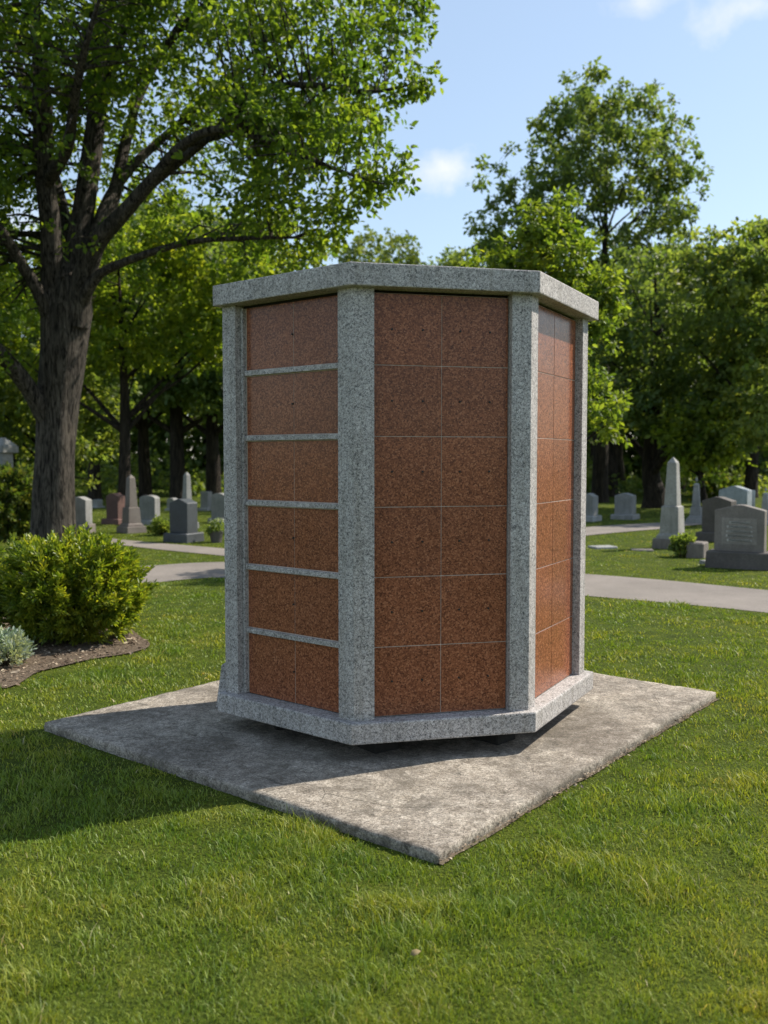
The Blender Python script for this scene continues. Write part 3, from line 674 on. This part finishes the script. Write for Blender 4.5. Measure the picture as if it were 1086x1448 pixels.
# ------------------------------------------------------------------ the big maple at left, traced limb by limb
MD = 15.4; MS = MD / FPX
MB = G(80, 776); MB.y = MD
def mp(px, py, dy=0.0): return np.array(AT(px, py, MD + dy)) - np.array([MB.x, MD, Z0])
def build_maple():
    rg = np.random.default_rng(3)
    root = empty('maple_tree', (MB.x, MD, Z0), 'large leafy maple with a thick furrowed trunk behind the left bushes', 'tree')
    T = Tubes(); s = MS
    def limb(pts, seg=12, sub=6, ridge=.1):
        P = [mp(a, b, d) for a, b, d, r in pts]; T.add(P, [r * s for *_, r in pts], seg, ridge, sub); return P, [r * s for *_, r in pts]
    limb([(76, 800, 0, 41), (75, 770, 0, 33), (75, 730, 0, 29), (77, 650, 0, 26.5), (82, 570, 0, 27), (89, 500, 0, 31), (93, 440, 0, 34), (95, 400, 0, 26), (96, 360, .1, 10)], 44, 9, .16)
    B = []
    B.append(limb([(80, 470, 0, 19), (74, 400, -.1, 16), (72, 330, -.2, 14), (62, 235, -.4, 13), (60, 150, -.6, 13), (54, 60, -.8, 9), (40, -60, -1, 6), (20, -200, -1.2, 2)]))
    B.append(limb([(98, 470, .1, 20), (103, 400, .1, 18), (113, 330, .2, 16), (128, 230, .4, 14), (138, 150, .5, 14), (141, 80, .6, 12), (152, 0, .7, 10), (172, -120, .8, 6), (190, -260, .9, 2)]))
    B.append(limb([(106, 460, -.1, 19), (116, 400, -.2, 16), (136, 345, -.4, 13), (174, 302, -.7, 10), (216, 254, -1, 8.2), (256, 208, -1.4, 6.5), (302, 184, -1.8, 5.2), (360, 192, -2.1, 4.4), (430, 222, -2.3, 3.4), (500, 248, -2.4, 2), (550, 262, -2.4, 1)]))
    B.append(limb([(128, 350, 0, 9), (152, 285, .4, 8), (182, 240, .8, 7.5), (216, 208, 1.2, 6), (270, 160, 1.7, 5), (330, 110, 2, 3.5), (420, 60, 2.4, 2)]))
    B.append(limb([(120, 400, .1, 13), (140, 330, .5, 12), (163, 270, .9, 10), (178, 200, 1.3, 8), (200, 130, 1.6, 6), (250, 40, 1.9, 5), (300, -30, 2.2, 3)]))
    B.append(limb([(112, 432, -.2, 10), (132, 398, -.4, 7), (150, 382, -.5, 6), (205, 360, -.8, 5), (270, 342, -1.1, 4), (345, 337, -1.4, 3), (420, 336, -1.6, 1.5)], 8))
    B.append(limb([(72, 450, -.2, 12), (50, 405, -.4, 9), (28, 370, -.6, 8), (0, 325, -.9, 7), (-60, 262, -1.2, 5), (-130, 220, -1.5, 3)], 8))
    B.append(limb([(66, 590, -.1, 16), (45, 556, -.3, 12), (22, 524, -.5, 11), (0, 500, -.7, 10), (-60, 440, -1.2, 8), (-140, 390, -1.7, 5), (-220, 350, -2.2, 3)], 10))
    B.append(limb([(66, 260, -.4, 9), (95, 210, -1, 7), (104, 150, -1.6, 6), (120, 70, -2.2, 4), (140, 0, -2.6, 2)], 8))
    B.append(limb([(138, 160, .5, 8), (170, 60, .2, 7), (190, -20, -.2, 5), (230, -120, -.5, 3)], 8))
    B.append(limb([(216, 258, -1, 7), (300, 190, -1.1, 5), (360, 130, -1.4, 4.5), (440, 120, -1.7, 3.5), (520, 130, -2, 2.5), (590, 118, -2.2, 1)], 8))
    B.append(limb([(260, 205, -1.4, 5), (320, 190, -.9, 4), (390, 170, -.4, 3.5), (470, 190, 0, 2.5), (540, 180, .3, 1)], 8))
    B.append(limb([(180, 130, 1.2, 5), (240, 60, .6, 5), (300, 0, 0, 4), (400, -40, -.6, 3), (520, -20, -1, 2), (600, 0, -1.2, 1)], 8))
    B.append(limb([(55, 80, -.8, 6), (0, 30, -1.6, 5), (-80, -20, -2.4, 3)], 8)); B.append(limb([(100, 350, .4, 9), (80, 260, 1.4, 8), (50, 160, 2.4, 6), (20, 60, 3.2, 4), (0, -60, 3.8, 2)], 8))
    SP, SR = [], []
    for P, r in B:
        Q = np.array([tuple(p) for p in spline3(P, 6)]); SP.append(Q[8:]); SR.append(np.interp(np.linspace(0, len(r) - 1, len(Q)), np.arange(len(r)), r)[8:])
    SP = np.concatenate(SP); SR = np.concatenate(SR)
    def bl(px, py, dy, rx, ry, rd): return (mp(px, py, dy), (rx * s, rd, ry * s))
    blobs = [bl(120, 40, 0, 260, 190, 2.6), bl(330, 60, -.8, 190, 150, 2.2), bl(430, 95, -1.4, 115, 115, 1.8), bl(505, 20, -1.0, 72, 70, 1.5), bl(525, 120, -2.0, 48, 30, .7), bl(400, 235, -1.8, 130, 72, 2.0),
             bl(490, 235, -2.2, 58, 50, 1.0), bl(280, 300, -.8, 130, 60, 1.8), bl(385, 322, -1.4, 75, 40, 1.2), bl(40, 230, -.4, 190, 150, 2.4), bl(-100, 280, -1, 170, 150, 2.4), bl(-60, 60, -1, 220, 200, 2.6), bl(150, -160, 0, 380, 130, 2.4),
             bl(-10, 400, .5, 80, 60, 1.2), bl(210, 180, .8, 170, 110, 2.6), bl(-110, 420, -2, 120, 90, 1.8), bl(470, 320, -1.6, 35, 30, .6)]
    C = blob_points(rg, blobs, 1750, .5, .5, 1.5)
    # leaf sprays keep clear of the near side of the main limbs
    W = C + np.array([MB.x, MD, Z0]); dep = W[:, 1]; ppx = PW / 2 + W[:, 0] / dep * FPX; ppy = 650 - (W[:, 2] - EYE) / dep * FPX
    near = (C[:, 1] < .7) & (ppx > 10) & (ppx < 340) & (ppy > 40) & (ppy < 480) & (rg.random(len(C)) < np.clip((ppy - 20) / 190, 0, .94)); C = C[~near]
    # sprays at the tips of the right-hand branches
    tips = np.array([mp(*q) for q in ((600, 20, -1.2), (590, 8, -1), (565, 60, -1.2), (600, 118, -2.2), (582, 100, -2.1), (570, 130, -2.1), (556, 235, -2.3), (562, 248, -2.4), (540, 262, -2.3), (520, 290, -2.2), (500, 275, -2.1), (548, 170, 0), (520, 160, 0), (470, 330, -1.6), (440, 350, -1.5), (455, 300, -1.6), (610, 10, -1), (420, 372, -1.5), (395, 360, -1.4), (360, 372, -1.3), (585, 40, -1), (572, 0, -1), (590, -10, -1), (560, 80, -1.5), (545, 60, -1.6), (556, 140, -2), (585, 125, -2.1), (530, 195, -1), (545, 215, -2), (530, 240, -2.3), (512, 262, -2.3), (490, 300, -2), (478, 312, -1.8), (560, 30, -1.1), (606, 112, -2.2), (595, 132, -2.2), (552, 262, -2.3), (566, 225, -2.3))])
    tip_c = tips + rg.normal(size=tips.shape) * .05
    C = np.concatenate([C, tip_c]); pr = np.concatenate([.30 + .28 * rg.random(len(C) - len(tip_c)), np.full(len(tip_c), .2)])
    for c in C:
        dd = np.linalg.norm(SP - c, axis=1) + (SP[:, 2] > c[2] + .4) * .5; j = int(np.argmin(dd)); q = SP[j]
        if dd[j] > 2.6: continue
        mid = (q + c) / 2 + rg.normal(size=3) * .07 * dd[j] + np.array([0, 0, .06 * dd[j]]); r0 = min(SR[j] * .45, .012 + .012 * dd[j])
        T.add([q, mid, c], [r0, r0 * .6, .005], 5, 0, 3)
    link('trunk', T.mesh('trunk'), M['bark'], root, True)
    per = 60
    pos, d, nr, sz = cluster_leaves(rg, C, pr, per, .096, .7)
    keep = np.ones(len(pos), bool); keep[-len(tip_c) * per:] = rg.random(len(tip_c) * per) < .7
    link('crown', leaf_mesh('crown', pos[keep], d[keep], nr[keep], sz[keep]), M['leaf'], root)
build_maple()

# ------------------------------------------------------------------ the other trees
def pxtree(name, label, px, py, depth, height_px, blobs_px, trunk_px, leaf, leaf_px, n_cl, per, cl_px, seed, **kw):
    """sizes given at the tree's own distance, one photo pixel being depth / focal length"""
    s = depth / FPX; b = AT(px, py, depth); base = Vector((b.x, depth, Z0)); bl = []
    for x, y, dy, rx, ry, rd in blobs_px:
        c = AT(x, y, depth + dy); bl.append(((c.x - base.x, dy, c.z - Z0), (rx * s, rd, ry * s)))
    return make_tree(name, label, base, height_px * s, bl, trunk_px * s, leaf, leaf_px * s, n_cl, per, cl_px * s, seed, **kw)
TG = 'trees around the cemetery lawn'
pxtree('maple_tree', 'bright yellow green young maple directly behind the columbarium\'s right corner', 790, 796, 13.4, 500,
       [(795, 350, 0, 48, 48, .55), (765, 325, -.2, 36, 38, .45), (735, 362, 0, 44, 36, .5), (832, 430, .1, 44, 42, .5), (842, 570, 0, 34, 46, .45), (815, 490, 0, 48, 70, .6), (760, 430, .3, 70, 70, .6), (700, 385, .3, 44, 26, .4), (858, 410, 0, 28, 22, .3), (868, 600, 0, 18, 16, .25), (800, 290, 0, 22, 24, .3)],
       8, M['leaf_lime'], 8, 300, 40, 15, 21, limbs=14, group=TG, twigs=300, gap=.5)
pxtree('oak_tree', 'tallest oak on the right with an open crown showing its branches', 848, 714, 32, 610,
       [(850, 210, 0, 112, 88, 2.8), (880, 165, 0, 60, 45, 1.6), (835, 150, 0, 34, 34, 1.2), (800, 250, -.6, 52, 60, 2), (930, 220, .4, 58, 58, 1.8), (955, 285, 0, 46, 46, 1.6), (860, 310, 0, 120, 70, 2.6), (705, 260, 0, 30, 40, 1.2), (712, 320, -.4, 42, 50, 1.6), (740, 350, 0, 70, 40, 2), (820, 200, 0, 42, 50, 1.6), (700, 370, 0, 40, 30, 1.4)],
       11, M['leaf_dark'], 6.5, 640, 40, 11, 31, limbs=22, fork=.36, group=TG, twigs=540, gap=.56, shell=.5)
pxtree('oak_tree', 'spreading dark oak whose thick forked trunk stands behind the grey obelisk', 925, 718, 28.3, 400,
       [(925, 440, 0, 110, 70, 3.0), (960, 500, -.5, 110, 60, 2.8), (880, 520, 0, 70, 60, 2.4), (1020, 530, -1, 70, 60, 2.2), (930, 570, -.6, 90, 40, 2.4), (900, 400, .5, 60, 50, 2), (990, 590, -1.5, 60, 40, 1.6), (860, 600, .3, 34, 50, 1.4)],
       15, M['leaf_dark'], 7, 620, 45, 17, 41, limbs=14, fork=.16, group=TG, twigs=260, gap=.5, shell=.75)
pxtree('lime_tree', 'olive green tree cut off by the photo\'s right edge', 1120, 736, 25, 420,
       [(1060, 430, 0, 76, 70, 2.2), (1045, 360, 0, 44, 46, 1.4), (1000, 420, .3, 56, 70, 1.6), (1090, 350, .4, 46, 40, 1.5), (1080, 520, -.6, 70, 70, 2), (1150, 430, 0, 110, 120, 2.8), (970, 380, .3, 30, 46, 1.2), (1060, 590, -1, 50, 46, 1.5)],
       14, M['leaf_oak'], 7.5, 560, 45, 16, 51, limbs=12, fork=.3, group=TG, twigs=240, gap=.5, shell=.75)
pxtree('young_tree', 'slim young tree with lime leaves right of the urn monument', 997, 730, 25.5, 220,
       [(1000, 600, 0, 46, 40, 1), (1020, 640, 0, 34, 28, .8), (985, 650, 0, 28, 28, .7), (970, 610, .2, 30, 32, .8)], 4.5, M['leaf_yellow'], 9, 150, 22, 18, 61, limbs=7, fork=.3, group=TG, twigs=90)
pxtree('lime_tree', 'yellow green tree lit from behind, between the big maple and the columbarium', 176, 742, 22, 470,
       [(230, 420, 0, 120, 90, 2.2), (330, 370, 0, 110, 60, 2.0), (400, 350, .3, 75, 36, 1.3), (180, 360, 0, 110, 90, 2.4), (150, 480, -.3, 70, 60, 1.4), (260, 480, 0, 80, 50, 1.5), (60, 420, .4, 110, 100, 2.2), (330, 450, 0, 70, 60, 1.5), (-60, 430, 0, 90, 100, 2)],
       9, M['leaf_yellow'], 8.5, 620, 40, 18, 71, limbs=14, fork=.34, group=TG, twigs=300, gap=.3)
pxtree('lime_tree', 'mid green tree with low branches behind the maple trunk', 70, 730, 24.5, 330,
       [(60, 560, 0, 90, 70, 2), (130, 590, -.3, 50, 60, 1.4), (20, 600, 0, 60, 60, 1.6), (140, 520, 0, 60, 60, 1.6), (-40, 560, 0, 80, 90, 2), (120, 650, -.5, 34, 34, 1)],
       8, M['leaf_oak'], 8, 380, 40, 17, 81, limbs=11, fork=.25, group=TG, twigs=150)
pxtree('distant_tree', 'pale hazy distant tree peeping above the columbarium\'s cap', 545, 686, 56, 370,
       [(545, 375, 0, 62, 46, 3), (515, 372, 0, 34, 24, 2), (580, 372, 0, 30, 22, 2), (550, 440, 0, 90, 60, 4)], 7, M['leaf_pale'], 6.5, 330, 24, 13, 91, limbs=9, group=TG, twigs=120)
pxtree('distant_tree', 'small distant tree tip right of the pale distant tree', 640, 684, 60, 345,
       [(640, 378, 0, 22, 32, 1.6), (625, 410, 0, 40, 40, 2), (670, 400, 0, 46, 40, 2)], 5, M['leaf_oak'], 6, 220, 22, 11, 92, limbs=7, group=TG, twigs=80)

# trees of the wood: three shapes, copied
def copy_thing(o, name, loc, rz, sc, label, group):
    c = o.copy(); COL.objects.link(c); c.name = name; c.location = loc; c.rotation_euler = (0, 0, rz); c.scale = sc; c['label'] = label; c['group'] = group
    for ch in o.children:
        d = ch.copy(); COL.objects.link(d); d.parent = c; d.name = ch.name.split('.')[0]
    return c
WG = 'dark trees of the wood behind the graves'
wood_spots = [
    (134, 708, 34, 'dark wood tree behind the red brown headstone', 0), (252, 712, 31, 'dark wood tree behind the pale obelisk on the left', 1), (205, 706, 36, 'dark wood tree standing between the brown and the pale obelisk', 0),
    (302, 710, 32, 'dark wood tree right beside the columbarium\'s left edge', 1), (15, 706, 37, 'dark wood tree beyond the white pillar monument', 1), (866, 706, 37, 'dark wood tree behind the squat pale grey headstone', 0),
    (1062, 706, 36, 'dark wood tree behind the blue grey headstone', 1), (1010, 704, 40, 'dark wood tree behind the slim young tree', 0), (960, 703, 42, 'dark wood tree deep behind the obelisk', 1), (350, 705, 40, 'dark wood tree whose crown fills the gap above the columbarium\'s left end', 0)]
protos = []
for k in range(2):
    b = G(*wood_spots[k][:2]); 
    H = 10.5
    bl = [((0, 0, 6.6), (2.8, 2.6, 2.8)), ((1.5, .3, 5.2), (2.2, 2, 1.8)), ((-1.7, .2, 5.4), (2.2, 2, 1.9)), ((.3, -1.0, 4.2), (2.4, 1.6, 1.2)), ((.2, .4, 8.6), (1.8, 1.8, 1.4))]
    d = wood_spots[k][2]; c = AT(wood_spots[k][0], 700, d)
    protos.append(make_tree('wood_tree', wood_spots[k][3], (c.x, d, Z0), H, bl, .22 + .04 * k, M['leaf_dark'], .20, 430, 45, .48, 101 + k, limbs=10, fork=.28, group=WG, twigs=120, gap=.3))
for k, (px, py, d, lab, pi) in enumerate(wood_spots[2:]):
    c = AT(px, 700, d); sc = random.uniform(.9, 1.08)
    copy_thing(protos[pi], 'wood_tree', (c.x, d, Z0), random.uniform(0, 6.28), (sc, sc, sc * random.uniform(.95, 1.05)), lab, WG)
# far wood, one mass
rg = np.random.default_rng(77)
n = 8800
X = rg.uniform(-42, 46, n); Y = 47 + rg.random(n) * 9 + np.abs(X) * .02
Hh = 8.0 + 2.2 * np.sin(X * .45) + 1.3 * np.sin(X * 1.3 + 1)
Zz = .2 + rg.random(n) ** 1.25 * Hh
C = np.stack([X, Y, Zz], 1)
pos, d, nr, sz = cluster_leaves(rg, C, .9 * (.6 + .7 * rg.random(n)), 16, .42)
T = Tubes()
for k in range(46):
    x = rg.uniform(-40, 44); y = rg.uniform(44, 52); r = rg.uniform(.12, .3)
    T.add([(x, y, -.1), (x + rg.normal() * .15, y, 2.5), (x + rg.normal() * .4, y, 6)], [r * 1.2, r, r * .5], 7, 0, 3, False)
VL, FL = leaves(pos, d, nr, sz); VT = np.concatenate(T.V); FT = [f + len(VL) for f in T.F]
me = arr_mesh('woodland', np.concatenate([VL, VT]), FL + FT)
me.materials.append(M['leaf_dark']); me.materials.append(M['bark_far'])
mi = np.zeros(len(me.polygons), np.int32); mi[len(FL[0]):] = 1; me.polygons.foreach_set('material_index', mi)
tag(link('woodland', me, None), 'dark belt of dense far woodland closing the view', 'woodland', kind='stuff')
# undergrowth at the foot of the wood
n = 900; X = np.concatenate([rg.uniform(-17, -3, 360), rg.uniform(5, 22, 540)]); Y = rg.uniform(36, 42, n); Zz = .1 + rg.random(n) * (1.1 + .7 * np.sin(X * 1.1))
pos, d, nr, sz = cluster_leaves(rg, np.stack([X, Y, Zz + Z0], 1), .5 * (.5 + .8 * rg.random(n)), 14, .20)
tag(link('undergrowth', leaf_mesh('undergrowth', pos, d, nr, sz), M['leaf_oak']), 'low sunlit undergrowth along the foot of the wood', 'undergrowth', kind='stuff')

# ------------------------------------------------------------------ bushes and plants
def make_bush(name, label, base, rx, ry, h, leaf, size, n_cl, per, cl, seed, group=None, stems=26, up=.5, spiky=.5, cat='bush', wide=1.0):
    rg = np.random.default_rng(seed); root = empty(name, base, label, cat, group)
    d = norm(rg.normal(size=(n_cl, 3))); r = rg.random((n_cl, 1)) ** .28 * np.where(rg.random((n_cl, 1)) < .10, 1.09, 1)
    lump = 1 + .10 * np.sin(d[:, 0:1] * 6 + seed) * np.cos(d[:, 1:2] * 5) + .07 * np.sin(d[:, 2:3] * 9 + 2 * seed)
    C = d * r * lump * np.array([rx, ry, h * .52]); C[:, 2] += h * .5; C = C[C[:, 2] > .03]
    T = Tubes()
    for c in C[rg.permutation(len(C))[:stems]]:
        T.add([(c[0] * .1, c[1] * .1, -.03), (c[0] * .55, c[1] * .55, c[2] * .5), tuple(c)], [.014, .009, .003], 5, 0, 3)
    link('stem', T.mesh('stem'), M['twig'], root, True)
    n = len(C); idx = np.repeat(np.arange(n), per); N = len(idx)
    out = norm(C - np.array([0, 0, h * .35])); ax = norm(out[idx] + rg.normal(size=(N, 3)) * .35 + np.array([0, 0, .35]))
    t = rg.random((N, 1)); side = rg.normal(size=(N, 3)) * .28
    axc = norm(out + rg.normal(size=(n, 3)) * .4 + np.array([0, 0, .35]))[idx]
    pos = C[idx] + axc * (t - .4) * cl * 2 + side * cl * .5
    dr = norm(axc * .9 + norm(side) * (1 - spiky * .5)); nr = norm(rg.normal(size=(N, 3)) * .7 + np.array([0, 0, up]))
    link('foliage', leaf_mesh('foliage', pos, dr, nr, size * (.6 + .7 * rg.random(N)), wide), leaf, root)
    return root
b = G(105, 906); make_bush('bush', 'rounded yellow green yew bush in the mulch bed', (b.x, b.y, Z0), .525, .49, .81, M['leaf_shrub'], .046, 820, 50, .068, 7, wide=.55)
b = G(-58, 906); make_bush('bush', 'yellowish feathery bush cut off by the left edge of the photo', (b.x, b.y, Z0), .42, .42, .80, M['leaf_shrub'], .050, 400, 46, .08, 8, wide=.4)
b = G(12, 942); make_bush('silver_plant', 'low silvery plant at the front of the mulch bed', (b.x - .03, b.y, Z0), .16, .15, .22, M['leaf_silver'], .034, 130, 22, .05, 9, cat='plant', stems=50, spiky=.9, wide=.6)
b = G(8, 764); make_bush('bush', 'rusty green bush left of the maple trunk', (b.x, b.y, Z0), .62, .6, 1.25, M['leaf_rust'], .085, 420, 22, .12, 10)
b = G(-60, 760); make_bush('bush', 'dark green bush at the far left behind the rusty one', (b.x - .3, b.y + .8, Z0), .8, .7, 1.2, M['leaf_dark'], .09, 420, 22, .12, 12)
b = G(228, 757); make_bush('bush', 'small low bush between the obelisk and the dark headstone', (b.x, b.y, Z0), .19, .18, .30, M['leaf_oak'], .05, 90, 18, .06, 13)
b = G(969, 787); make_bush('bush', 'little bush growing against the rough stone block', (b.x - .05, b.y - .05, Z0), .16, .15, .30, M['leaf_oak'], .045, 90, 18, .05, 14)
b = G(1012, 716); make_bush('bush', 'pink tinged shrub behind the urn monument', (b.x, b.y, Z0), .7, .6, .9, M['leaf_rust'], .12, 160, 18, .14, 15)
b = G(112, 768); make_bush('bush', 'tiny clump of plants at the foot of the white headstone by the trunk', (b.x, b.y, Z0), .16, .14, .22, M['leaf_oak'], .05, 60, 16, .05, 16)
def planter(px, py, label):
    p = G(px, py); r = empty('flower_pot', (p.x, p.y, Z0), label, 'flower pot')
    bm = bmesh.new(); bmesh.ops.create_cone(bm, cap_ends=True, segments=18, radius1=.09, radius2=.125, depth=.2, matrix=Matrix.Translation((0, 0, .10))); bm_obj('pot', bm, S['umber'], r)
    rg = np.random.default_rng(5); C = rg.normal(size=(40, 3)) * np.array([.08, .08, .06]) + np.array([0, 0, .28])
    link('foliage', leaf_mesh('foliage', *cluster_leaves(rg, C, np.full(40, .07), 14, .05)), M['leaf_oak'], r)
    C = rg.normal(size=(12, 3)) * np.array([.08, .08, .04]) + np.array([0, 0, .36])
    link('blossom', leaf_mesh('blossom', *cluster_leaves(rg, C, np.full(12, .04), 10, .035)), M['leaf_silver'], r)
planter(306, 767, 'small dark pot of pale flowers beside the columbarium\'s left edge')

# mulch chips
rg = np.random.default_rng(9); n = 6500
bx = np.array([p[0] for p in BED]); by = np.array([p[1] for p in BED])
X = rg.uniform(max(bx.min(), -4.4), bx.max(), n); Y = rg.uniform(by.min(), by.max(), n); k = in_poly(X, Y, BED); X, Y = X[k], Y[k]
# more litter along the pad's sunny edge
e = np.array(PADR - PADF); o_ = np.array((e[1], -e[0])) / np.linalg.norm(e); t = rg.random(600); w = np.abs(rg.normal(size=600)) * .016 + .006
X = np.concatenate([X, PADF[0] + e[0] * t + o_[0] * w]); Y = np.concatenate([Y, PADF[1] + e[1] * t + o_[1] * w]); N = len(X); edge = np.arange(N) >= N - 600
pos = np.stack([X, Y, np.full(N, Z0 + .012) + rg.random(N) * .012], 1); d = rg.normal(size=(N, 3)); d[:, 2] *= .25; nr = rg.normal(size=(N, 3)) * .35; nr[:, 2] += 1
tag(link('mulch', leaf_mesh('mulch', pos, d, norm(nr), (.012 + .035 * rg.random(N) ** 2) * np.where(edge, .4, 1)), M['chip']), 'loose bark mulch and dry litter lying on the soil', 'mulch', kind='stuff')

# ------------------------------------------------------------------ lawn
def build_grass():
    rg = np.random.default_rng(42); n = 800000
    r = 1.75 * np.exp(rg.random(n) * math.log(32 / 1.75)); a = rg.uniform(-.60, .60, n)
    x = r * np.sin(a); y = r * np.cos(a)
    keep = ~in_poly(x, y, [PADL, PADF, PADR, PADB])
    for P in (PATH1, PATH2, PATH3): keep &= ~in_poly(x, y, P)
    keep &= ~in_poly(x, y, BED); keep &= (~in_poly(x, y, SOIL)) | (rg.random(n) < .5)
    x, y, r = x[keep], y[keep], r[keep]; n = len(x)
    # gather the blades in tufts
    tuft = vnoise(x * 9, y * 9, 1); big = vnoise(x * 1.7, y * 1.7, 2); k = rg.random(n) < .25 + 1.1 * tuft * (.5 + big * .7)
    x, y, r, tuft, big = x[k], y[k], r[k], tuft[k], big[k]; n = len(x)
    h = (.012 + .021 * rg.random(n) ** 1.3) * (.62 + .85 * tuft) * (.75 + .5 * big); long = rg.random(n) < .012; h[long] *= 1.7
    w = np.clip(.00125 * np.maximum(r, 2) / 2.4, .0011, .016) * (.7 + .6 * rg.random(n)); h *= 1 - np.clip((r - 5) / 14, 0, .55)
    Lp, Fp, Rp = (np.array(q) for q in (PADL, PADF, PADR))
    def edge_d(a, b):
        e = (b - a); t = np.clip(((x - a[0]) * e[0] + (y - a[1]) * e[1]) / e.dot(e), 0, 1); return np.hypot(x - a[0] - e[0] * t, y - a[1] - e[1] * t)
    cl = vnoise(x * 3.1, y * 3.1, 31); h *= 1 + .9 * np.clip((cl - .68) * 5, 0, 1)
    h *= np.clip(.4 + np.minimum(edge_d(Lp, Fp), edge_d(Fp, Rp)) * 5, .4, 1)
    yaw = rg.uniform(0, 2 * math.pi, n); flow = vnoise(x * 4, y * 4, 7) * 6.28
    la = flow + rg.normal(size=n) * 2.2; lean = h * (.15 + 1.0 * rg.random(n))
    ux, uy = np.cos(yaw) * w, np.sin(yaw) * w; lx, ly = np.cos(la) * lean, np.sin(la) * lean
    V = np.empty((n, 5, 3), np.float32); z0 = Z0 - .004
    V[:, 0] = np.stack([x - ux, y - uy, np.full(n, z0)], 1); V[:, 1] = np.stack([x + ux, y + uy, np.full(n, z0)], 1)
    V[:, 2] = np.stack([x + lx * .38 + ux * .8, y + ly * .38 + uy * .8, z0 + h * .62], 1); V[:, 3] = np.stack([x + lx * .38 - ux * .8, y + ly * .38 - uy * .8, z0 + h * .62], 1)
    V[:, 4] = np.stack([x + lx, y + ly, z0 + h * (1 - .2 * rg.random(n))], 1)
    b = np.arange(n)[:, None] * 5
    me = arr_mesh('grass', V.reshape(-1, 3), [b + np.array([[0, 1, 2, 3]]), b + np.array([[3, 2, 4]])])
    tag(link('grass', me, M['grass']), 'mown green lawn grass with uneven tufts', 'grass', kind='stuff')
build_grass()
# a single pale fallen leaf in the near lawn
p = G(580, 1350, Z0 + .026); me = leaf_mesh('fallen_leaf', np.array([[0, 0, 0.]]), np.array([[.9, .3, .25]]), np.array([[.3, -.3, .9]]), np.array([.034]))
o = link('fallen_leaf', me, plain('dry_leaf', (.22, .17, .085), .8, .2)); o.location = p
sm = o.modifiers.new('thick', 'SOLIDIFY'); sm.thickness = .0012
tag(o, 'single pale dry leaf lying in the near lawn', 'leaf')
